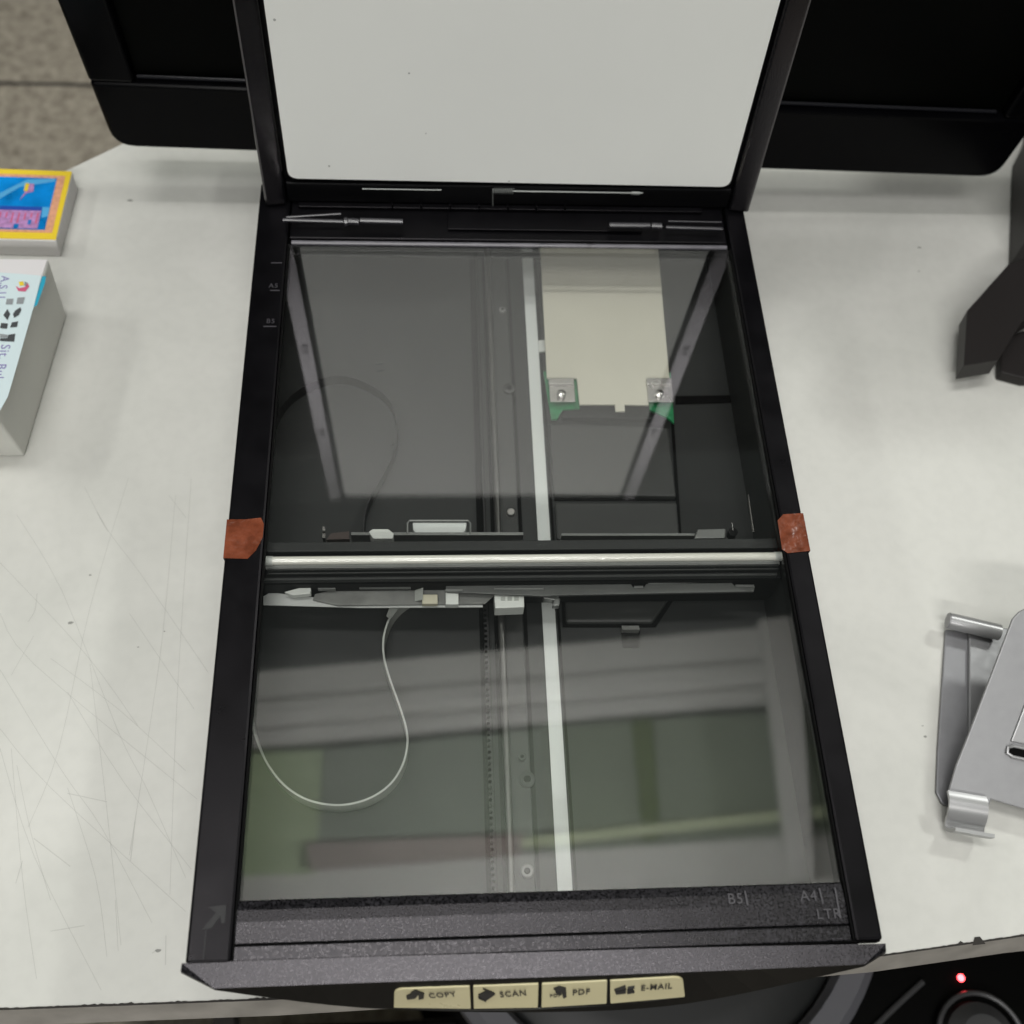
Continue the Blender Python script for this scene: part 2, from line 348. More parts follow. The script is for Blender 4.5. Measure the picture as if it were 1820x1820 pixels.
for i in range(len(front) - 1):
    a = Vector((*front[i], T)); b = Vector((*front[i + 1], T))
    fl = [a + Vector((0, -.0046, -.0215)), b + Vector((0, -.0046, -.0215)), b + Vector((0, .012, -.0215)), a + Vector((0, .012, -.0215))]
    g.prism(fl, [a + Vector((0, .0002, -.0042)), b + Vector((0, .0002, -.0042)), b + Vector((0, .012, -.0042)), a + Vector((0, .012, -.0042))])
back_pts = back[1:]
for i in range(len(back_pts) - 1):
    a = Vector((*back_pts[i], T)); b = Vector((*back_pts[i + 1], T)); g.obox(a + Vector((.002, -.003, -.0225)), b - a, (.01, -.01, 0), (0, 0, .018))
g.build('edge_band', 'edge_band', tb)
g = MB()      # chipped, dark strip along the front arris
for i in range(len(front) - 1):
    a = Vector((*front[i], T)); b = Vector((*front[i + 1], T)); L_ = (b - a).length; n = max(2, int(L_ / .0013)); prev = .0004
    for k in range(n):
        p = a.lerp(b, k / n); q = a.lerp(b, (k + 1) / n); w = .0001 + abs(random.gauss(0, .00018)) * (1 if random.random() < .88 else 3.2)
        g.face([p + Vector((0, -.0004, .0003)), q + Vector((0, -.0004, .0003)), q + Vector((0, w, .0003)), p + Vector((0, prev, .0003))]); prev = w
        g.face([p + Vector((0, -.0004, .0003)), q + Vector((0, -.0004, .0003)), q + Vector((0, -.0004, -.0016)), p + Vector((0, -.0004, -.0016))])
for cx in (1738,):
    c = P(cx, 1673, z=T); g.face([c + Vector((-.003, -.0016, .0004)), c + Vector((.003, -.0012, .0004)), c + Vector((.0012, .0018, .0004)), c + Vector((-.0012, .0016, .0004))])
g.build('chipped_edge', 'chip', tb)

# ------------------------------------------------------------------ scanner
sc = empty('flatbed_scanner', (0, 0, T))
tag(sc, 'black flatbed scanner with raised lid, glass bed and brown tape on both side rails', 'scanner')
X0, X1, YB, YF = -.1258, .1205, .198, -.1735      # outer body
GX, GY = .11, .1528                                # glass half sizes
# housing: side rails, back bar, outer walls
g = MB()
g.prism([(X0 + .004, YF + .02, T + .001), (-.1185, YF + .02, T + .001), (-.1185, YB - .004, T + .001), (X0 + .004, YB - .004, T + .001)],
        [(X0, YF, -.004), (-.1185, YF, -.004), (-.1185, YB, -.004), (X0, YB, -.004)])
g.prism([(.1145, YF + .02, T + .001), (X1 - .004, YF + .02, T + .001), (X1 - .004, YB - .004, T + .001), (.1145, YB - .004, T + .001)],
        [(.1145, YF, -.004), (X1, YF, -.004), (X1, YB, -.004), (.1145, YB, -.004)])
g.box(-.1183, .1143, YB - .008, YB - .001, T + .001, -.004)
g.build('housing_wall', 'black', sc)
g = MB(); g.box(X0, -.1103, YF, .1935, -.0039, .0022); g.build('side_rail', 'black', sc, bevel=.0011)
g = MB(); g.box(.1103, X1, YF, .1935, -.0039, .0022); g.build('side_rail', 'black', sc, bevel=.0011)
g = MB()   # raised inner seam of the rails
for x in (-.1101, .1096):
    g = MB(); g.box(x, x + .0006, YF + .0005, .1535, -.001, .0016); g.build('rail_seam', 'groove', sc)
# back bar with sloped lip towards the glass
g = MB()
g.prism([(-.1098, .158, -.0032), (.1092, .158, -.0032), (.1092, .1935, -.0032), (-.1098, .1935, -.0032)],
        [(-.1098, .158, .0010), (.1092, .158, .0010), (.1092, .1935, .0020), (-.1098, .1935, .0020)])
g.build('back_bar', 'black', sc, bevel=.0008)
g = MB(); g.tube([(-.1085, .1556, .0004), (.1085, .1556, .0004)], .0011, 10); g.build('glass_edge_highlight', 'edge_highlight', sc, smooth=True)  # bar added for the bright line along the far glass edge
g = MB(); g.box(-.0320, .0660, .1635, .1750, .0019, .0028); g.box(-.106, .0980, .1765, .1795, .0022, .0036)
for k in range(7): g.box(-.060 + k * .0145, -.0592 + k * .0145, .176, .1785, .002, .0062)
g.build('hinge_recess', 'black', sc, bevel=.0003)
# glass
g = MB(); g.box(-GX - .0002, GX - .0006, -GY - .0005, .1545, -.0030, -.0002); g.build('glass', 'glass', sc)
for a, b_ in (((668, 646), (681, 644)), ((695, 791), (699, 788))):
    g = MB(); g.tube([P(*a, z=.0001), P(*b_, z=.0001)], .0003, 5); g.build('dust_fleck', 'clear', sc)
# front strips and curved fascia
g = MB()
pr = [(-.1676, -.004), (-.1527, -.004), (-.1530, .0008), (-.1565, .0017), (-.1605, .0020), (-.1676, .0016)]
g.prism([(-.1098, y, z) for y, z in pr], [(.1093, y, z) for y, z in pr])
g.build('front_strip', 'front', sc, bevel=.0005)
g = MB(); g.box(-.1098, .1093, -.1732, -.1682, -.004, .0014); g.build('front_strip', 'front', sc, bevel=.0004)
g = MB(); g.box(-.1096, .1091, -.1683, -.1675, -.004, .0004); g.box(X0 + .0006, X1 - .0006, -.1738, -.1731, -.004, .0004); g.build('groove', 'groove', sc)
topc = [P(323, 1712, z=.0015), P(640, 1701, z=.0015), P(960, 1692, z=.0015), P(1240, 1684, z=.0015), P(1574, 1677, z=.0015)]
ridge = [P(380, 1757, z=.0001), P(670, 1746, z=.0001), P(960, 1737, z=.0001), P(1240, 1727, z=.0001), P(1538, 1714, z=.0001)]
low = [P(382, 1760, z=-.022), P(640, 1791, z=-.024), P(960, 1799, z=-.024), P(1226, 1783, z=-.024), P(1536, 1718, z=-.022)]
def resamp(c, n=24):
    q = smooth_path(c, n // 4); return q
tc_, rc_, lc_ = resamp(topc), resamp(ridge), resamp(low)
g = MB()
lend = [P(323, 1712, z=.0015), P(321, 1727, z=.0001), P(322, 1730, z=-.024)]
rend = [P(1574, 1677, z=.0015), P(1575, 1690, z=.0001), P(1574, 1694, z=-.024)]
g.face([lend[0], lend[1], rc_[0]]); g.face([rend[0], rc_[-1], rend[1]])
for i in range(len(tc_) - 1): g.face([tc_[i], rc_[i], rc_[i + 1], tc_[i + 1]])
g.face([lend[1], lend[2], lc_[0], rc_[0]]); g.face([rend[1], rc_[-1], lc_[-1], rend[2]])
back_in = [Vector((v.x, -.1735, -.030)) for v in lc_]
g.build('front_bevel', 'bevel', sc)
g = MB()
for i in range(len(tc_) - 1):
    g.face([rc_[i], lc_[i], lc_[i + 1], rc_[i + 1]]); g.face([lc_[i], back_in[i], back_in[i + 1], lc_[i + 1]])
g.face([lend[2], Vector((X0, -.1735, -.03)), back_in[0], lc_[0]]); g.face([rend[2], lc_[-1], back_in[-1], Vector((X1, -.1735, -.03))])
g.build('fascia', 'black_matt', sc)
g = MB(); g.box(X0 + .003, X1 - .003, -.1725, -.1705, T + .001, -.0042); g.build('front_wall', 'black_matt', sc)

# four cream buttons with their writing and pictograms
def px_frame(px, py, z):
    return P(px, py, z=z)
def lerp_tab(tab, x):
    for (x0, y0), (x1, y1) in zip(tab, tab[1:]):
        if x <= x1: break
    return y0 + (y1 - y0) * (x - x0) / (x1 - x0)
def fz(px, py):      # level of the fascia at a place on it
    a = lerp_tab([(380, 1757), (670, 1746), (960, 1737), (1240, 1727), (1538, 1714)], px); b = lerp_tab([(382, 1760), (640, 1791), (960, 1799), (1226, 1783), (1536, 1718)], px)
    return .0001 - .0241 * (py - a) / (b - a)
btn = [('COPY', [(701, 1755), (835, 1750), (837, 1790), (700, 1788)], [.004, .0006, .0004, .0004]),
       ('SCAN', [(841, 1750), (957, 1746), (956, 1788), (842, 1790)], [.0005] * 4),
       ('PDF', [(963, 1746), (1079, 1740), (1078, 1781), (962, 1788)], [.0005] * 4),
       ('E-MAIL', [(1084, 1740), (1213, 1733), (1217, 1769), (1084, 1781)], [.0005, .004, .0008, .0005])]
tx = [('COPY', (786, 1769), (815, 1767)), ('SCAN', (912, 1767), (940, 1765)), ('PDF', (1033, 1764), (1060, 1762)), ('E-MAIL', (1167, 1755), (1195, 1753))]
icons = {'COPY': [[(722, 1772), (733, 1767), (745, 1766), (738, 1775), (724, 1777)], [(730, 1766), (738, 1761), (754, 1768), (753, 1775), (744, 1777), (744, 1769)]],
         'SCAN': [[(850, 1772), (862, 1778), (864, 1781), (850, 1775)], [(850, 1770), (864, 1763), (880, 1768), (864, 1779)], [(858, 1758), (861, 1759), (877, 1766), (873, 1767)]],
         'PDF': [[(984, 1759), (994, 1755), (1006, 1758), (1007, 1772), (1001, 1775), (999, 1764), (990, 1762)], [(987, 1764), (996, 1762), (999, 1768), (990, 1768)]],
         'E-MAIL': [[(1092, 1761), (1112, 1754), (1110, 1759), (1100, 1761)], [(1093, 1763), (1101, 1763), (1111, 1761), (1113, 1758), (1112, 1766), (1095, 1768)],
                    [(1116, 1757), (1128, 1755), (1128, 1757), (1116, 1759)], [(1115, 1761), (1126, 1759), (1126, 1761), (1115, 1763)], [(1115, 1765), (1128, 1763), (1128, 1765), (1115, 1767)]]}
for (name, q, rr), (_, tc0, tc1) in zip(btn, tx):
    c = [P(*k_, z=fz(*k_)) for k_ in q]
    nrm = (c[1] - c[3]).cross(c[2] - c[0]).normalized()
    if nrm.y > 0: nrm = -nrm
    outl = round_poly(c, rr, 6)
    g = MB(); g.prism([p - nrm * .0020 for p in outl], [p + nrm * .0007 for p in outl]); b = g.build('button', 'button', sc, bevel=.0003)
    b['label'] = {'COPY': 'cream button reading COPY', 'SCAN': 'cream button reading SCAN', 'PDF': 'cream button reading PDF', 'E-MAIL': 'cream button reading E-MAIL'}[name]
    o0 = (c[0] + c[1] + c[2] + c[3]) / 4 + nrm * .0014
    def on(px, py, o0=o0, nrm=nrm):
        d = FWD + RIGHT * ((px - 910) / FPX) + DOWN * ((py - 910) / FPX); return CAM + d * ((o0 - CAM).dot(nrm) / d.dot(nrm))
    ux = (on(*tc1) - on(*tc0)).normalized(); uy = nrm.cross(ux).normalized(); uy = uy if uy.z > 0 else -uy
    g = MB(); text_mesh(g, name, on(*tc0), ux * .90, uy * 1.5, .0038, .00008, bold=.00003)
    for ic in icons[name]:
        g.prism([on(a, b_) - nrm * .0008 for a, b_ in ic], [on(a, b_) + nrm * .00006 for a, b_ in ic])
    if name == 'PDF': text_mesh(g, 'PDF', on(987, 1770), ux, uy * 1.3, .0022, .0001)
    g.build('lettering', 'ink', b)
# silver line beneath the buttons
g = MB(); g.tube([P(a, b_, z=fz(a, b_) + .0006) for a, b_ in [(700, 1789), (770, 1793), (842, 1794), (900, 1794), (960, 1792), (1080, 1785), (1150, 1778), (1217, 1770)]], .00045, 6)
g.build('button_trim', 'rod', sc)

# moulded size marks on the frame
g = MB()
def mark_line(a, b, w=.0006, z=.0024):
    p, q = P(*a, z=z), P(*b, z=z); t = (q - p).normalized(); nn = Vector((-t.y, t.x, 0)) * w * .5; g.poly([p - nn, q - nn, q + nn, p + nn], .0003)
for la, lb_, tx_, tp, sz in [((1324, 1583), (1329, 1609), 'B5', (1307, 1598), .0052), ((1456, 1578), (1463, 1606), 'A4', (1437, 1593), .0052), ((1484, 1578), (1494, 1632), 'LTR', (1473, 1625), .0050),
                             ((482, 467), (501, 467), '', None, 0), ((480, 516), (497, 516), 'A5', (486, 508), .0036), ((468, 580), (491, 580), 'B5', (481, 571), .0036)]:
    g = MB(); mark_line(la, lb_)
    if tx_: text_mesh(g, tx_, P(*tp, z=.0023), (1, 0, 0), (0, 1, 0), sz, .00012)
    g.build('size_marking', 'mark', sc)
g = MB()   # corner arrow
for poly in ([(370, 1612), (402, 1608), (400, 1640), (394, 1642), (392, 1628), (376, 1650), (358, 1652), (384, 1622)],):
    g.poly([P(a, b_, z=.0024) for a, b_ in poly], .0004)
g.box(*sorted((P(367, 1655, z=0).x, P(367, 1655, z=0).x + .0004)), -.1722, P(367, 1655, z=0).y, .0020, .0024)
g.build('corner_arrow', 'lid', sc)

# tape
g = MB(); tz = .0026
pl = [P(a, b_, z=tz) for a, b_ in [(404, 923), (436, 923), (464, 920), (469, 931), (467, 955), (455, 978), (440, 993), (398, 992)]]
g.poly(pl, .0002); a, b_ = pl[0], pl[-1]; a2 = Vector((X0 - .0004, a.y, tz)); b2 = Vector((X0 - .0004, b_.y, tz)); g.face([a2, b2, b2 - Vector((-.001, 0, .02)), a2 - Vector((-.001, 0, .02))]); g.face([a, b_, b2, a2])
g.build('adhesive_tape', 'tape', sc)['label'] = 'wrinkled brown tape on the left rail'
g = MB()
pl = [P(a, b_, z=tz) for a, b_ in [(1382, 925), (1392, 914), (1426, 912), (1439, 979), (1400, 983), (1390, 976)]]
g.poly(pl, .0002); a, b_ = pl[2], pl[3]; a2 = Vector((X1 + .0004, a.y, tz)); b2 = Vector((X1 + .0004, b_.y, tz)); g.face([a2, b2, b2 - Vector((.001, 0, .02)), a2 - Vector((.001, 0, .02))]); g.face([a, b_, b2, a2])
g.build('adhesive_tape', 'tape', sc)['label'] = 'orange brown tape on the right rail'

# lid -------------------------------------------------
LU = Vector((0, .0872, .9962)); LN = Vector((0, -.9962, .0872)); LB = Vector((0, .1794, 0))
def lp(x, s, d): return LB + Vector((x, 0, 0)) + LU * s + LN * d
lid = None
g = MB()
LW = .1222
def lbox(g, x0, x1, s0, s1, d0, d1):
    g.prism([lp(x0, s0, d0), lp(x1, s0, d0), lp(x1, s1, d0), lp(x0, s1, d0)], [lp(x0, s0, d1), lp(x1, s0, d1), lp(x1, s1, d1), lp(x0, s1, d1)])
lbox(g, -LW + .0012, LW - .0012, .003, .343, -.013, -.0035)
lid = g.build('lid', 'lid', sc, bevel=.002)
g = MB()
for sx in (-1, 1):
    x0, x1 = sorted((sx * .1118, sx * LW)); g = MB(); 
    di, do = (.0014, .0032) if sx > 0 else (.0032, .0014)
    g.prism([lp(x0, .003, -.0032), lp(x1, .003, -.0032), lp(x1, .345, -.0032), lp(x0, .345, -.0032)], [lp(x0, .003, di), lp(x1, .003, do), lp(x1, .345, do), lp(x0, .345, di)]); g.build('rim', 'rim', lid, bevel=.0012)
g = MB(); lbox(g, -.1115, .1115, .0035, .0150, -.0032, .0); g.build('hinge_bar', 'lid', lid, bevel=.0008)
g = MB(); q = [lp(-.1095, .0178, 0), lp(.1095, .0168, 0), lp(.1095, .3415, 0), lp(-.1095, .3415, 0)]
q = round_poly(q, .005, 6); g.prism([p - LN * .003 for p in q], q)
g.cur = 1
for a, b_, r_ in ((488, 35, .0007), (585, 295, .0006), (757, 237, .0004), (727, 130, .0005), (905, 322, .0005)):
    y_ = .185
    for _ in range(4): c = P(a, b_, y=y_); y_ = .1794 + .0875 * c.z
    c = lp(c.x, (c.z) / .9962, .0001); g.face([c + Vector((math.cos(k) * r_ * random.uniform(.6, 1.2), 0, 0)) + LU * math.sin(k) * r_ for k in range(6)])
g.build('backing_pad', ['pad', 'scratch_dark'], lid)
g = MB()
for sx in (-1, 1):
    for s_ in (.124, .232):
        c = lp(sx * .117, s_, .0026); g = MB(); g.tube([c - LN * .001, c + LN * .0002], .0021, 12); g.build('rim_hole', 'groove', lid)
# bits under the pad: torsion spring and pins
g = MB(); g.tube([lp(-.074, .0130, .0010), lp(-.035, .0130, .0010)], .00035, 6); g.build('hinge_pin', 'dull_metal', lid, smooth=True)
g = MB(); g.tube([lp(.0, .0130, .0010), lp(.066, .0130, .0010)], .00045, 6); g.tube([lp(.060, .0130, .0012), lp(.0645, .0130, .0012)], .0009, 8)
sp = [lp(-.0095 + .0105 * k / 80, .0130, .0010) + (LU * math.cos(k * 2 * math.pi / 8) + LN * math.sin(k * 2 * math.pi / 8)) * .0013 for k in range(81)]
g.tube(sp, .0003, 5)
g.tube([lp(-.0095, .0125, .001), lp(-.0090, .002, .001)], .0003, 5)
g.build('torsion_spring', 'dull_metal', lid, smooth=True)
# hinges: arms rest on the back bar
M['hinge'] = plain('satin hinge plastic', (.022, .021, .026), .28, spec=.8)
def hinge(segs):
    g = MB()
    for a, b_, r in segs: g.tube([P(*a, z=.0065), P(*b_, z=.0065)], r, 10)
    return g.build('hinge', 'hinge', sc, smooth=True)
hinge([((503, 391), (610, 394), .0010), ((612, 394), (618, 394), .0022), ((619, 393), (638, 394), .0016), ((640, 392), (716, 394), .0014), ((509, 386), (606, 380), .0006)])
hinge([((1083, 400), (1155, 401), .0014), ((1158, 401), (1176, 402), .0016), ((1184, 404), (1284, 407), .0009), ((1188, 393), (1282, 395), .0004)])
g = MB()
for (x, s_) in ((-.1165, .010), (.1165, .010)):
    g = MB(); g.tube([lp(x - .004, s_ - .008, -.004), lp(x + .004, s_ - .008, -.004)], .0045, 14); g.build('hinge_knuckle', 'lid', sc, smooth=True)

# interior -------------------------------------------------
FZ = -.045
g = MB()
g.box(-.1184, .1144, -.1695, .1895, FZ - .004, FZ)              # floor
g.box(-.1184, -.1168, -.1695, .1895, FZ + .0001, -.0042); g.box(.1128, .1144, -.1695, .1895, FZ + .0001, -.0042)
g.box(-.1167, .1127, .1875, .1895, FZ + .0001, -.0042); g.box(-.1167, .1127, -.1695, -.1675, FZ + .0001, -.0042)
tray = g.build('tray', 'tray', sc)
def slab(g, pts, z, h): g.poly([P(a, b_, z=z) for a, b_ in pts], h)
# central channel: black grooves, raised flat with bosses
g = MB()
xs = lambda px, py, z=FZ: P(px, py, z=z).x
g.box(-.0195, -.0150, -.167, .187, FZ, FZ + .0004); g.box(-.0128, -.0108, -.167, .187, FZ, FZ + .0004); g.box(.0005, .0022, -.167, .187, FZ, FZ + .0004); g.box(.0160, .0172, -.167, .187, FZ, FZ + .0004)
g.build('guide_channel', 'groove', sc)
g = MB(); g.box(-.0100, .0002, -.167, .187, FZ, FZ + .0016); g.build('guide_channel', 'tray_panel', sc, bevel=.0004)
g = MB(); rz = FZ + .010; g.tube([Vector((P(885, 945, z=rz).x, .185, rz)), Vector((P(895, 1200, z=rz).x, -.166, rz))], .0016, 12); g.build('guide_rod', 'rod', sc, smooth=True)
g = MB(); bz = FZ + .006
bx = P(876, 1400, z=bz).x
g.box(bx - .0004, bx + .0004, -.166, .186, bz - .004, bz)
for k in range(64):
    y0 = -.164 + k * .0025; g.box(bx - .0016, bx - .0004, y0, y0 + .0012, bz - .004, bz)
g.build('toothed_belt', 'belt', sc)
# white film strip
g = MB(); g.prism([(.0090, -.167, FZ + .0006), (.0150, -.167, FZ + .0006), (.0152, .187, FZ + .0006), (.0094, .187, FZ + .0006)],
                  [(.0090, -.167, FZ + .0012), (.0150, -.167, FZ + .0012), (.0152, .187, FZ + .0012), (.0094, .187, FZ + .0012)])
st = g.build('film_strip', 'white_strip', sc)
g = MB(); slab(g, [(957, 605), (973, 604), (974, 624), (958, 625)], FZ + .0018, .001); g.build('clip', 'white_plastic', st)
# bosses and screws
def boss(px, py, r, mat, name, z=FZ + .003, inner=True):
    c = P(px, py, z=z); g = MB(); g.tube([c - Vector((0, 0, .003)), c, c + Vector((0, 0, .0004))], [r, r, r * .8], 18)
    if inner: g.cur = 1; g.tube([c + Vector((0, 0, .0002)), c + Vector((0, 0, .0008))], [r * .5, r * .35], 12)
    return g.build(name, [mat, 'groove' if mat != 'metal' else 'metal'], sc, smooth=True)
boss(908, 910, .0021, 'metal', 'screw', inner=False); boss(937, 1385, .0034, 'tray_panel', 'boss'); boss(937, 1548, .0028, 'clear', 'boss'); boss(905, 690, .003, 'tray_panel', 'boss')
boss(893, 550, .0018, 'clear', 'boss'); boss(928, 1345, .0018, 'tray_panel', 'boss')
# ribbed cover panels right of the strip
g = MB()
slab(g, [(976, 752), (1188, 760), (1202, 882), (984, 878)], FZ + .004, .0035)
slab(g, [(986, 893), (1203, 893), (1208, 960), (990, 958)], FZ + .0035, .003)
g.build('cover_panel', 'tray_panel', sc, bevel=.0008)
g = MB(); slab(g, [(985, 883), (1204, 883), (1204, 889), (985, 889)], FZ + .0010, .0005); slab(g, [(1192, 735), (1197, 735), (1212, 960), (1206, 960)], FZ + .0010, .0005)
slab(g, [(1200, 704), (1315, 702), (1318, 714), (1201, 718)], FZ + .0009, .0005); g.build('groove', 'groove', sc)
g = MB(); slab(g, round_poly([Vector((a, b_, 0)) for a, b_ in [(1003, 1040), (1205, 1040), (1165, 1108), (1003, 1108)]], [0, 0, 12, 10]) and [(1003, 1040), (1206, 1040), (1160, 1106), (1006, 1106)], FZ + .0042, .0035)
g.build('cover_panel', 'tray_panel', sc, bevel=.0012)
g = MB(); slab(g, [(998, 1040), (1215, 1040), (1166, 1114), (1000, 1114)], FZ + .0012, .0006); g.build('groove', 'groove', sc)
g = MB(); slab(g, [(1105, 1112), (1135, 1112), (1137, 1119), (1106, 1119)], FZ + .005, .004); g.build('clip', 'clear', sc)
g = MB(); slab(g, [(1104, 1120), (1138, 1120), (1136, 1150), (1108, 1150)], FZ + .0012, .0008); g.build('groove', 'groove', sc)

# circuit board with shield
pcb = MB()
slab(pcb, [(966, 660), (1026, 660), (1030, 726), (1000, 728), (990, 745), (980, 745)], FZ + .008, .0012)
slab(pcb, [(1026, 660), (1148, 661), (1152, 715), (1028, 715)], FZ + .008, .0012)
slab(pcb, [(1148, 662), (1192, 662), (1198, 752), (1186, 742), (1155, 728)], FZ + .008, .0012)
pcb_o = pcb.build('circuit_board', 'green', sc)
g = MB(); slab(g, [(960, 440), (1170, 440), (1190, 672), (1150, 672), (1153, 720), (1110, 719), (1111, 731), (1094, 731), (1093, 719), (1030, 719), (1025, 672), (972, 672)], FZ + .0105, .0012)
g.build('shield', 'shield', pcb_o, bevel=.0003)
g = MB(); slab(g, [(1000, 722), (1150, 722), (1158, 744), (1000, 742)], FZ + .004, .003); g.build('board_cradle', 'tray', pcb_o)
for (x, y) in ((975, 672), (1149, 672)):
    g = MB(); slab(g, [(x, y), (x + 45, y), (x + 48, y + 42), (x + 3, y + 42)], FZ + .0115, .0008)
    slab(g, [(x, y), (x + 45, y), (x + 45, y + 10), (x, y + 10)], FZ + .0130, .0014)
    br = g.build('bracket', 'metal', pcb_o, bevel=.0002)
    c = P(x + 23, y + 27, z=FZ + .0135); g = MB(); g.tube([c - Vector((0, 0, .002)), c, c + Vector((0, 0, .0008))], [.0023, .0023, .0008], 14); g.build('screw', 'metal', br, smooth=True)

# flat cables standing on edge
c1 = smooth_path([P(a, b_, z=-.036) for a, b_ in [(752, 1057), (722, 1068), (696, 1095), (683, 1130), (682, 1165), (692, 1205), (708, 1250), (722, 1295), (724, 1325), (716, 1360), (696, 1393), (662, 1418), (620, 1431), (580, 1431), (540, 1420), (505, 1396), (478, 1362), (460, 1325), (448, 1285), (440, 1240)]], 5)
g = MB(); g.ribbon(c1, FZ - .0002 + .0004, -.0345, .0008); g.build('flat_cable', 'cable', sc, smooth=False)
c2 = smooth_path([P(a, b_, z=-.038) for a, b_ in [(480, 770), (500, 722), (528, 694), (570, 673), (612, 668), (655, 682), (690, 708), (705, 745), (703, 790), (690, 825), (668, 865), (650, 905), (645, 950)]], 5)
g = MB(); g.ribbon(c2, FZ + .0002, -.038, .0007); g.build('flat_cable', 'cable_shaded', sc)

# lamp carriage -------------------------------------------------
def pb(g, x0, x1, y0, y1, z, h):
    slab(g, [(x0, y0), (x1, y0), (x1, y1), (x0, y1)], z, h)
g = MB()
ya, yb = P(930, 957, z=-.011).y, P(930, 1033, z=-.0125).y
g.box(-.1135, .1122, yb, ya, -.036, -.0125)
car = g.build('carriage', 'black_matt', sc, bevel=.001)
def ybox(g, py0, py1, x0, x1, z, h):
    g.box(x0, x1, P(930, py1, z=z).y, P(930, py0, z=z).y, z - h, z)
g = MB(); ybox(g, 960, 977, -.1125, .1115, -.0095, .003); ybox(g, 1006, 1009, -.110, .1105, -.0095, .003); ybox(g, 1013, 1016, -.110, .1105, -.0105, .003); ybox(g, 1022, 1027, -.112, .1090, -.0095, .003)
g.build('slot_rail', 'tray', car, bevel=.0005)
g = MB(); ty = P(930, 993, z=-.0085).y
g.tube([(P(474, 993, z=-.0085).x, ty, -.0085), (P(1384, 993, z=-.0085).x, ty, -.0085)], .0019, 16)
lt = g.build('lamp_tube', 'tube', car, smooth=True)
g = MB()
g.tube([(P(470, 993, z=-.0085).x, ty, -.0085), (P(485, 993, z=-.0085).x, ty, -.0085)], .0021, 14); g.build('end_cap', 'white_plastic', lt, smooth=True)
g = MB(); g.tube([(P(1377, 993, z=-.0085).x, ty, -.0085), (P(1389, 993, z=-.0085).x, ty, -.0085)], .0021, 14)
g.build('end_cap', 'white_plastic', lt, smooth=True)
g = MB(); g.box(-.111, .1115, ty - .0022, ty + .0022, -.0124, -.0112); g.build('reflector', 'foil', car)
# behind the lamp: board edge, connector, white block, spring clip, screws
g = MB(); pb(g, 624, 930, 946, 951, -.020, .010); pb(g, 998, 1236, 948, 952, -.020, .010); g.build('board_edge', 'dull_metal', car)
g = MB(); slab(g, [(655, 945), (662, 940), (690, 940), (700, 948), (698, 957), (663, 957)], -.018, .008); g.build('connector', 'white_plastic', car, bevel=.0004)
g = MB(); slab(g, [(733, 928), (830, 928), (828, 942), (822, 948), (740, 948), (734, 942)], -.021, .007); g.build('white_block', 'white_strip', car, bevel=.0006)
g = MB(); w = [P(a, b_, z=-.020) for a, b_ in [(724, 948), (724, 930), (728, 925), (832, 925), (836, 930), (836, 948)]]; g.tube(w, .00045, 6); g.build('spring_clip', 'dull_metal', car)
g = MB(); slab(g, [(1240, 940), (1290, 939), (1289, 956), (1234, 957)], -.018, .006); g.build('silver_block', 'dull_metal', car, bevel=.0005)
g = MB(); pb(g, 573, 578, 936, 944, -.018, .004); pb(g, 573, 578, 948, 956, -.018, .004); g.build('pin', 'metal', car)
g = MB(); c = P(1303, 945, z=-.018); g.tube([c - Vector((0, 0, .004)), c], .0022, 12); g.cur = 1; g.tube([c + Vector((0, .0005, 0)), c + Vector((0, .0045, 0))], .0003, 6); g.build('screw', ['black_matt', 'metal'], car)
g = MB(); slab(g, [(588, 948), (620, 944), (621, 958), (580, 959)], -.020, .004); g.build('brown_tab', plain('brown plastic', (.045, .03, .025), .5), car)
# zinc bracket in front of the lamp
g = MB(); bz = -.0165
slab(g, [(792, 1039), (1120, 1036), (1126, 1044), (1144, 1044), (1150, 1036), (1300, 1035), (1306, 1041), (1342, 1041), (1340, 1051), (985, 1058), (960, 1059), (794, 1052)], bz, .0015)
g.build('metal_bracket', plain('dark zinc', (.10, .105, .10), .4, metal=.4, var=.1), car, bevel=.0002)  # darker zinc than the bracket edges
g = MB(); 
for a, b_ in (((792, 1038), (1118, 1035)), ((1152, 1036), (1298, 1033)), ((1127, 1043), (1143, 1043)), ((1307, 1041), (1340, 1041)), ((878, 1046), (966, 1046))):
    g.tube([P(*a, z=bz + .0004), P(*b_, z=bz + .0004)], .00055, 6)
g.build('bracket_edge', 'dull_metal', car)
g = MB(); slab(g, [(878, 1055), (931, 1054), (932, 1079), (880, 1081)], -.019, .008); cn = g.build('connector', 'white_plastic', car, bevel=.0004)
g = MB()
for x in (890, 902, 914): pb(g, x, x + 8, 1060, 1067, -.0187, .0004)
g.build('socket', plain('grey socket', (.34, .36, .33), .5), cn)
g = MB(); slab(g, [(468, 1060), (480, 1053), (510, 1056), (560, 1062), (640, 1072), (760, 1075), (858, 1075), (858, 1079), (640, 1080), (468, 1075)], -.022, .0006)
g.build('white_sheet', 'foil', car)
g = MB(); slab(g, [(505, 1052), (548, 1040), (553, 1046), (552, 1055), (520, 1058)], -.017, .003); g.build('white_tab', 'white_plastic', car, bevel=.0003)
g = MB(); slab(g, [(560, 1056), (600, 1047), (850, 1047), (880, 1056), (862, 1073), (600, 1076), (556, 1066)], -.0205, .0008); g.build('clear_film', 'clear', car)
g = MB(); pb(g, 565, 596, 1043, 1047, -.017, .002); pb(g, 598, 730, 1040, 1044, -.017, .002); pb(g, 792, 822, 1047, 1050, -.0155, .002); g.build('board_edge', 'dull_metal', car)
g = MB(); pb(g, 750, 778, 1056, 1073, -.0185, .003); g.build('connector', plain('ivory connector', (.5, .48, .36), .4), car, bevel=.0004)
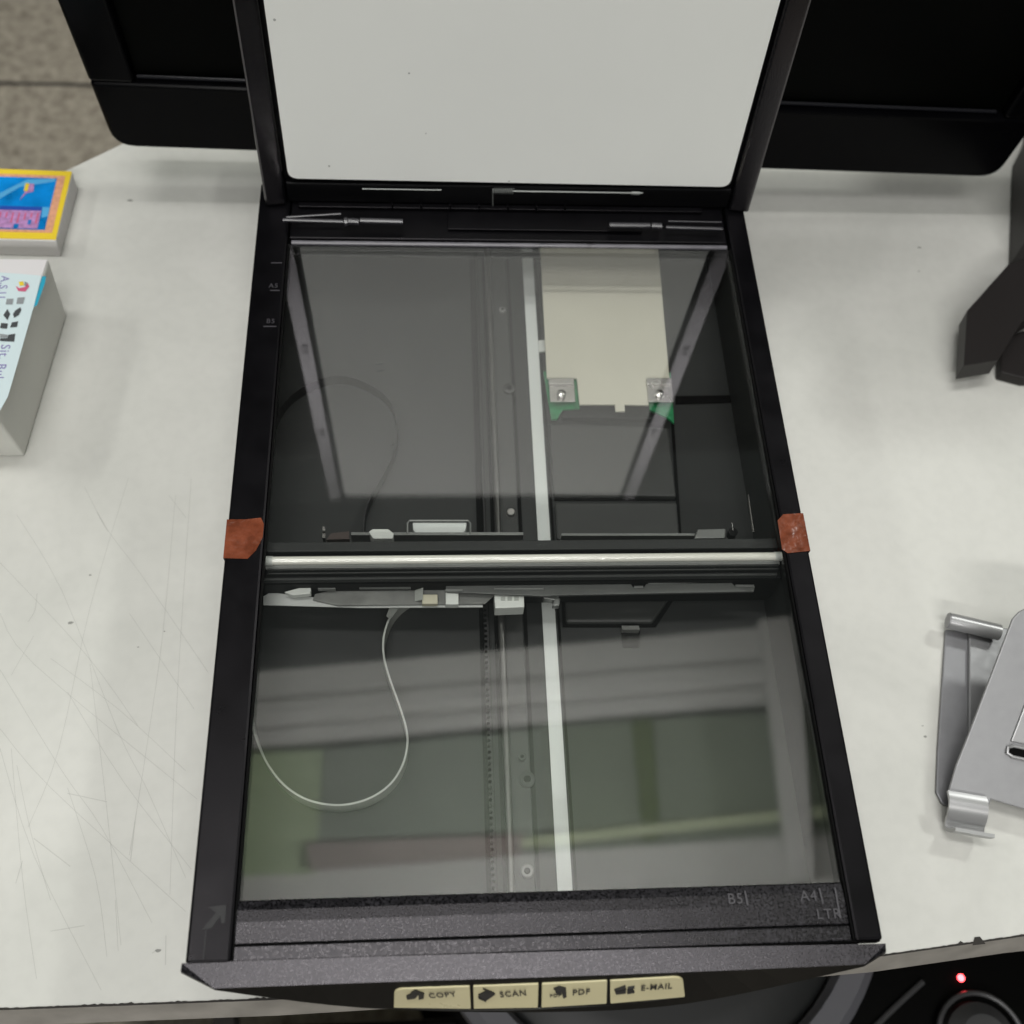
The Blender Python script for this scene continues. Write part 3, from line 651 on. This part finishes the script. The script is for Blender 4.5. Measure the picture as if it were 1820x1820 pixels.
g = MB(); pb(g, 792, 815, 1050, 1074, -.0180, .004); g.build('connector', 'white_plastic', car, bevel=.0004)
g = MB(); slab(g, [(966, 1056), (990, 1057), (996, 1064), (994, 1076), (982, 1076), (984, 1066), (966, 1064)], -.020, .004); g.build('belt_clamp', 'dull_metal', car, bevel=.0004)
# flat cable end lying on the carriage
g = MB(); q = [(752, 1050), (720, 1060), (702, 1076), (690, 1098)]
for i in range(3):
    a, b_ = q[i], q[i + 1]; za = -.0178 - .006 * i; zb = -.0178 - .006 * (i + 1)
    p0, p1 = P(*a, z=za), P(*b_, z=zb); t = (p1 - p0).normalized(); nn = Vector((-t.y, t.x, 0)).normalized() * (.0042 - .001 * i); n2 = Vector((-t.y, t.x, 0)).normalized() * (.0042 - .001 * (i + 1))
    g.face([p0 - nn, p1 - n2, p1 + n2, p0 + nn])
g.build('flat_cable', 'cable', car)
# glint of the right inner wall, put in as a thin bright rod
g = MB(); g.tube([P(1330, 880, z=-.018), P(1339, 946, z=-.018)], [.0003, .0008], 10); g.build('wall_glint', 'metal', sc, smooth=True)

# ------------------------------------------------------------------ monitor behind the lid
mo = empty('monitor', (.045, .30, T)); tag(mo, 'black monitor with wide bezel standing behind the raised scanner lid', 'monitor')
MY = .252
mx0, mx1, mz = -.2140, .2945, -.0305
up = Vector((0, -.075, 1)).normalized(); nf = Vector((0, -1, -.075)).normalized(); MO = Vector((0, MY, mz))
def mp(x, s, d): return MO + Vector((x, 0, 0)) + up * s + nf * d + Vector((0, 0, -.012 * (x - mx0) / (mx1 - mx0)))
g = MB(); H = .36
o_ = round_poly([mp(mx0, 0, 0), mp(mx1, 0, 0), mp(mx1 + .012, H, 0), mp(mx0 - .006, H, 0)], .012, 5)
ix0, ix1, is0, is1 = mx0 + .022, mx1 - .018, .046, H - .03
inn = [mp(ix0, is0, 0), mp(ix1, is0, 0), mp(ix1, is1, 0), mp(ix0, is1, 0)]
g.prism([p - nf * .035 for p in o_], [p - nf * .010 for p in o_])
fr = [((mx0, mx1, 0, is0)), ((mx0, ix0, is0 + .0002, is1)), ((ix1, mx1, is0 + .0002, is1)), ((mx0, mx1, is1 + .0002, H))]
g2 = MB()
g2.prism([p - nf * .0098 for p in round_poly([mp(mx0, 0, 0), mp(mx1, 0, 0), mp(mx1 + .0016, is0, 0), mp(mx0 - .0008, is0, 0)], [.012, .012, 0, 0], 5)], round_poly([mp(mx0, 0, 0), mp(mx1, 0, 0), mp(mx1 + .0016, is0, 0), mp(mx0 - .0008, is0, 0)], [.012, .012, 0, 0], 5))
for a in ((mx0 - .0008, ix0, is0 + .0003, H - .001, -.006), (ix1, mx1 + .0016, is0 + .0003, H - .001, .010)):
    e = a[4]; x0, x1 = a[0], a[1]
    tp = (x0 + e, x1) if e < 0 else (x0, x1 + e)
    g2.prism([mp(x0, a[2], -.0098), mp(x1, a[2], -.0098), mp(tp[1], a[3], -.0098), mp(tp[0], a[3], -.0098)], [mp(x0, a[2], 0), mp(x1, a[2], 0), mp(tp[1], a[3], 0), mp(tp[0], a[3], 0)])
g.build('back_shell', 'monitor', mo, bevel=.003)
g2.build('bezel', 'monitor', mo, bevel=.0022, seg=3)
g = MB(); g.prism([mp(ix0 + .0003, is0 + .0003, -.0095), mp(ix1 - .0003, is0 + .0003, -.0095), mp(ix1 - .0003, is1, -.0095), mp(ix0 + .0003, is1, -.0095)], [mp(ix0 + .0003, is0 + .0003, -.006), mp(ix1 - .0003, is0 + .0003, -.006), mp(ix1 - .0003, is1, -.006), mp(ix0 + .0003, is1, -.006)])
g.build('screen', 'screen', mo)
for a_, b_ in ((ix0 + .001, -.10), (.125, ix1 - .004)):
    g = MB(); g.tube([mp(a_, is0 + .0012, -.0045), mp(b_, is0 + .0012, -.0045)], .0010, 8); g.build('screen_ledge', plain('glossy black ledge', (.007, .007, .010), .3, spec=.7, bump=.6, bscale=900), mo, smooth=True)
g = MB(); g.box(-.05, .13, .29, .44, T, T + .010); g.box(0, .08, .318, .35, T + .0102, .08); g.build('stand', 'monitor', mo, bevel=.003)

# ------------------------------------------------------------------ card deck with yellow and blue face
dk = empty('card_pack', P(60, 440, z=T))
tag(dk, 'flat pack with yellow bordered blue printed top, behind the tall white box', 'card pack')
dh = T + .0135
def dpx(a, b, z=dh): return P(a, b, z=z)
A, B_, Cc, D = dpx(129, 305), dpx(100, 428), dpx(-70, 424), dpx(-40, 299)
def duv(u, v, z=0):   # u 0..1 from the right edge to the left, v 0..1 from back to front
    p = A.lerp(D, u).lerp(B_.lerp(Cc, u), v); return p + Vector((0, 0, z))
g = MB(); base = [P(139, 338, z=T + .0002), P(108, 456, z=T + .0002), P(-78, 452, z=T + .0002), P(-40, 330, z=T + .0002)]
g.prism(base, [A, B_, Cc, D]); g.build('pack_body', 'card_white', dk, bevel=.0006)
def dq(mb, u0, u1, v0, v1, z): mb.prism([duv(u0, v0, z - .0002), duv(u0, v1, z - .0002), duv(u1, v1, z - .0002), duv(u1, v0, z - .0002)], [duv(u0, v0, z), duv(u0, v1, z), duv(u1, v1, z), duv(u1, v0, z)])
g = MB(); mats = ['yellow', 'peach', 'blue', 'lightblue', 'navy', 'mauve', 'red']
dq(g, .005, .99, .005, .99, .0004); g.cur = 1; dq(g, .06, .94, .08, .90, .0006); g.cur = 2; dq(g, .14, .76, .125, .865, .0008)
g.cur = 3; g.prism([duv(*q, .0009) for q in [(.16, .13), (.45, .16), (.76, .42), (.76, .52), (.50, .27), (.14, .17)]], [duv(*q, .0010) for q in [(.16, .13), (.45, .16), (.76, .42), (.76, .52), (.50, .27), (.14, .17)]])
g.prism([duv(*q, .0009) for q in [(.14, .55), (.22, .55), (.20, .70), (.14, .68)]], [duv(*q, .0010) for q in [(.14, .55), (.22, .55), (.20, .70), (.14, .68)]])
g.cur = 4; dq(g, .22, .66, .55, .60, .0011)
g.cur = 5; dq(g, .22, .70, .605, .855, .0011)
g.prism([duv(*q, .0009) for q in [(.42, .22), (.36, .22), (.35, .33), (.42, .36), (.47, .46), (.44, .35)]], [duv(*q, .0012) for q in [(.42, .22), (.36, .22), (.35, .33), (.42, .36), (.47, .46), (.44, .35)]])
g.cur = 0; dq(g, .41, .45, .22, .33, .0014)
g.cur = 6
for k in range(7): dq(g, .24 + k * .065, .255 + k * .065, .64, .70 + .1 * random.random(), .0012)
g.cur = 2; dq(g, .42, .47, .80, .855, .0013); dq(g, .30, .33, .74, .80, .0013)
g.build('printed_top', mats, dk)

# ------------------------------------------------------------------ white box with label
bxo = empty('white_box', P(30, 650, z=T))
tag(bxo, 'tall white cardboard box with pale blue printed label, in front of the yellow pack', 'box')
bh = T + .043
tBR, tFR = P(87, 461, z=bh), P(-6, 745, z=bh); bBR, bFR = P(119, 561, z=T + .0003), P(44, 811, z=T + .0003)
wv = Vector((-.115, -.002, 0))
g = MB(); g.prism([bBR, bFR, bFR + wv, bBR + wv], [tBR, tFR, tFR + wv, tBR + wv]); g.build('box_body', 'box_white', bxo, bevel=.0012)
ex = (tFR - tBR); L1 = ex.length; ex.normalize(); ey = Vector((-1, 0, 0))
def bt(a, b, z): return tBR + ex * a + ey * b + Vector((0, 0, z))      # a along the right edge from the back, b inwards
g = MB(); g.prism([bt(.0005, .0006, .0001), bt(L1 - .001, .0006, .0001), bt(L1 - .001, .1, .0001), bt(.0005, .1, .0001)], [bt(.0005, .0006, .0004), bt(L1 - .001, .0006, .0004), bt(L1 - .001, .1, .0004), bt(.0005, .1, .0004)]); g.build('box_lid', 'box_top', bxo)
def tpx(a, b, z): return P(a, b, z=bh + z)
g = MB(); q = [(74, 490), (60, 545), (30, 650), (14, 705), (0, 730), (-60, 760), (-60, 480), (40, 487)]
g.prism([tpx(a, b_, .0005) for a, b_ in q], [tpx(a, b_, .0008) for a, b_ in q]); lb = g.build('label', 'label', bxo)
g = MB(); mats = ['cyan', 'grey_ink', 'grey_ink_light', 'violet_ink', 'red', 'yellow']
def tq(c, q, z=.0011): g.cur = c; g.prism([tpx(a, b_, z - .0002) for a, b_ in q], [tpx(a, b_, z) for a, b_ in q])
tq(0, [(75, 491), (82, 491), (80, 503), (66, 542), (60, 546)])
tq(4, [(28, 508), (34, 512), (44, 510), (49, 503), (52, 509), (45, 518), (32, 517)]); tq(5, [(33, 501), (41, 500), (43, 507), (35, 508)]); tq(2, [(44, 500), (50, 503), (47, 509), (43, 507)])
tq(2, [(31, 529), (44, 528), (41, 540), (29, 540)]); tq(2, [(12, 531), (24, 531), (22, 541), (10, 541)])
tq(1, [(27, 552), (36, 546), (38, 551), (33, 560), (25, 565), (23, 558)]); tq(1, [(13, 549), (18, 558), (13, 569), (6, 560)])
tq(1, [(21, 573), (32, 571), (30, 581), (18, 582)]); tq(1, [(2, 574), (14, 575), (12, 584), (0, 583)])
tq(1, [(15, 595), (27, 593), (25, 607), (0, 606), (0, 601), (13, 601)]); tq(2, [(0, 593), (14, 595), (13, 600), (0, 600)])
def uvd(a, b): 
    p = tpx(*a, 0); q = tpx(*b, 0); return (q - p).normalized()
ux = uvd((12, 505), (0, 560)); uy = Vector((0, 0, 1)).cross(ux)
g.cur = 3; text_mesh(g, 'A.S.U', tpx(5, 510, .0010), ux, uy, .0058, .0001); text_mesh(g, 'Sit. Bul.', tpx(3, 645, .0010), ux, uy, .0064, .0001)
g.build('printing', mats, lb)

# ------------------------------------------------------------------ silver folding stand
so = empty('metal_stand', P(1720, 1400, z=T)); tag(so, 'folded silver aluminium stand with a hinge pin and a curled lip, right of the scanner', 'stand')
def lift(pts, zs): return [P(a, b_, z=T + z) for (a, b_), z in zip(pts, zs if isinstance(zs, (list, tuple)) else [zs] * len(pts))]
g = MB(); q = lift([(1681, 1118), (1721, 1122), (1722, 1310), (1700, 1400), (1684, 1432), (1674, 1427), (1664, 1408), (1667, 1330)], .0022); g.poly(q, .0018); g.build('side_flange', 'stand_flange', so, bevel=.0006)
g = MB(); q = lift([(1723, 1113), (1830, 1118), (1900, 1160), (1900, 1440), (1722, 1400)], .0046); g.poly(q, .003); g.build('base_plate', 'stand_metal', so, bevel=.0006)
g = MB(); g.tube([P(1686, 1103, z=T + .010), P(1776, 1124, z=T + .010)], .0040, 20); g.cur = 1; g.tube([P(1684, 1102.5, z=T + .010), P(1686, 1103, z=T + .010)], .0038, 20); g.build('hinge_pin', ['stand_edge', 'stand_metal'], so, smooth=True)
PA, PB_, PC = P(1690, 1408, z=T + .012), P(1796, 1112, z=T + .040), P(1860, 1452, z=T + .012)
pn = (PB_ - PA).cross(PC - PA).normalized(); pn = pn if pn.z > 0 else -pn
def onp(px, py, off=0):
    d = FWD + RIGHT * ((px - 910) / FPX) + DOWN * ((py - 910) / FPX); return CAM + d * ((PA + pn * off - CAM).dot(pn) / d.dot(pn))
g = MB(); q = [onp(a, b_) for a, b_ in [(1685, 1412), (1700, 1360), (1722, 1305), (1760, 1205), (1793, 1118), (1800, 1100), (1812, 1087), (1830, 1078), (1960, 1100), (1960, 1480), (1762, 1421), (1756, 1440), (1690, 1436)]]
g.prism([p - pn * .002 for p in q], q); g.build('upper_plate', 'stand_metal', so, bevel=.0006)
g = MB(); q = [onp(a, b_, .0012) for a, b_ in [(1797, 1318), (1825, 1245), (1960, 1260), (1960, 1350)]]; g.prism([p - pn * .0011 for p in q], q); g.build('raised_panel', 'stand_edge', so, bevel=.0006)
g = MB(); q = [onp(a, b_, .0006) for a, b_ in [(1790, 1330), (1802, 1326), (1840, 1334), (1840, 1352), (1806, 1344), (1792, 1341)]]; g.prism([p - pn * .0004 for p in q], q); sl = g.build('slot', 'groove', so)
g = MB(); g.tube([onp(a, b_, .001) for a, b_ in [(1840, 1334), (1802, 1326), (1792, 1328), (1790, 1338), (1800, 1345), (1840, 1354)]], .0008, 8); g.build('slot_rim', 'stand_edge', sl, smooth=True)
# curled lip: a swept strip rolling down and forward and up again
g = MB(); prof = []
L0, R0 = onp(1683, 1408, .0012), onp(1752, 1420, .0012); ax = (R0 - L0).normalized(); fw = Vector((ax.y, -ax.x, 0)); fw = fw if fw.y < 0 else -fw; fw.normalize()
wd = (R0 - L0).length
for t, f_, z_ in [(0, -.0005, .0004), (1, .003, .0008), (2, .007, -.0005), (3, .0105, -.0035), (4, .0125, -.0068), (5, .0150, -.0082), (6, .0172, -.0066), (7, .0182, -.0030), (8, .0184, -.0002)]:
    prof.append((f_ * .86, z_))
prof = [Vector((0, a, b_)) for a, b_ in prof]; prof = smooth_path(prof, 3); up_, dn_ = [], []
for i, v in enumerate(prof):
    t = (prof[min(i + 1, len(prof) - 1)] - prof[max(i - 1, 0)]).normalized(); nn = Vector((0, -t.z, t.y)) * .0008
    for lst, w in ((up_, v + nn), (dn_, v - nn)): lst.append(L0 + ax * (.0035 * i / len(prof)) + fw * w.y + Vector((0, 0, w.z)))
for i in range(len(prof) - 1):
    for l_, ad in ((up_, 0), (dn_, 0)): g.face([l_[i], l_[i + 1], l_[i + 1] + ax * wd, l_[i] + ax * wd])
    g.face([up_[i], up_[i + 1], dn_[i + 1], dn_[i]]); g.face([v + ax * wd for v in (up_[i], up_[i + 1], dn_[i + 1], dn_[i])])
for i in (0, -1): g.face([up_[i], dn_[i], dn_[i] + ax * wd, up_[i] + ax * wd])
g.build('curled_lip', 'stand_edge', so, smooth=True, weld=True)

# ------------------------------------------------------------------ charcoal casing at the right edge
co = empty('equipment_casing', P(1800, 560, z=T)); tag(co, 'charcoal plastic equipment casing with angular foot at the right edge of the table', 'equipment')
g = MB()
g.prism([P(a, b_, z=T + .0005) for a, b_ in [(1791, 476), (1797, 300), (1815, 262), (1840, 120), (2100, 120), (2100, 560), (1830, 560)]],
        [P(a, b_, z=T + .0005) + Vector((0, 0, .20)) for a, b_ in [(1791, 476), (1797, 300), (1815, 262), (1840, 120), (2100, 120), (2100, 560), (1830, 560)]])
g.build('body', 'casing', co, bevel=.002)
g = MB(); zt = T + .024
top = [P(a, b_, z=zt) for a, b_ in [(1719, 552), (1713, 650), (1774, 640), (1816, 572), (1900, 520), (1900, 430), (1792, 470)]]
bot = [v + Vector((.0015, .001, -.014)) for v in top]
g.prism(bot, top); ft = g.build('foot', 'casing', co, bevel=.0004)
g = MB(); g.poly([P(a, b_, z=T + .0075) for a, b_ in [(1779, 600), (1779, 662), (1822, 673), (1900, 676), (1900, 560)]], .0072); g.build('foot_pad', 'casing', co, bevel=.001)

# ------------------------------------------------------------------ things below the table
ss = empty('round_seat', P(1160, 1520, z=-.29)); tag(ss, 'round dark grey seat with a light grey rim, partly hidden below the table edge', 'stool')
c = P(1160, 1520, z=-.29); R_o, R_i = .1480, .1265
g = MB(); N = 72
prof = [(R_i, -.004), (R_i + .003, .003), (R_o - .006, .004), (R_o, -.003), (R_o, -.03), (R_i, -.03)]
for k in range(N):
    a0, a1 = 2 * math.pi * k / N, 2 * math.pi * (k + 1) / N
    for j in range(len(prof)):
        (r0, z0), (r1, z1) = prof[j], prof[(j + 1) % len(prof)]
        g.face([c + Vector((math.cos(a0) * r0, math.sin(a0) * r0, z0)), c + Vector((math.cos(a1) * r0, math.sin(a1) * r0, z0)), c + Vector((math.cos(a1) * r1, math.sin(a1) * r1, z1)), c + Vector((math.cos(a0) * r1, math.sin(a0) * r1, z1))])
g.build('rim', 'seat_rim', ss)
g = MB(); g.tube([c + Vector((0, 0, -.028)), c + Vector((0, 0, -.008)), c + Vector((0, 0, -.004)), c + Vector((0, 0, -.002))], [R_i - .001, R_i - .001, R_i - .006, R_i - .03], 64); g.build('cushion', 'seat', ss, smooth=True)
g = MB(); g.tube([c + Vector((0, 0, -.50)), c + Vector((0, 0, -.03))], .025, 24); g.tube([Vector((c.x, c.y, -.798)), c + Vector((0, 0, -.49))], [.16, .03], 24); g.build('pedestal', 'case', ss, smooth=True)

cc = empty('computer_case', P(1700, 1745, z=-.795)); tag(cc, 'black computer case with a glowing red power light below the table edge', 'computer case')
zc = -.30
g = MB(); q = round_poly([P(1490, 1840, z=zc), P(1460, 1580, z=zc), P(2300, 1580, z=zc), P(2300, 2250, z=zc), P(1120, 2250, z=zc)], .01, 4); g.poly(q, .48); g.build('shell', 'case', cc, bevel=.004)
g = MB(); c = P(1708, 1738, z=zc + .001); g.tube([c, c + Vector((0, 0, .0012))], [.0022, .0016], 16); g.build('power_light', 'led', cc, smooth=True)
g = MB(); g.tube(smooth_path([P(a, b_, z=zc + .002) for a, b_ in [(1545, 1835), (1580, 1800), (1612, 1770), (1640, 1745)]], 5), .0018, 8); g.build('ridge', 'grey_knob', cc, smooth=True)
g = MB(); ck = P(1738, 1850, z=zc)
rg = [ck + Vector((math.cos(a_ / 40 * 2 * math.pi) * .026, math.sin(a_ / 40 * 2 * math.pi) * .026, .006)) for a_ in range(41)]
g.tube(rg, .0016, 8, caps=False); g.tube([ck, ck + Vector((0, 0, .006)), ck + Vector((0, 0, .012))], [.022, .021, .014], 32); g.build('knob', 'grey_knob', cc, smooth=True)
# black box under the front edge, left
lo = empty('dark_cabinet', (-.09, -.30, -.79)); tag(lo, 'black cabinet under the front left edge of the table', 'cabinet')
g = MB(); g.box(-.34, -.02, -.50, -.150, -.79, -.60); g.build('cabinet_body', 'case', lo, bevel=.004)
g = MB(); c = P(400, 1822, z=-.595); g.tube([c - Vector((0, 0, .004)), c + Vector((0, 0, .01))], [.012, .009], 20); g.build('cabinet_knob', 'chip', lo, smooth=True)
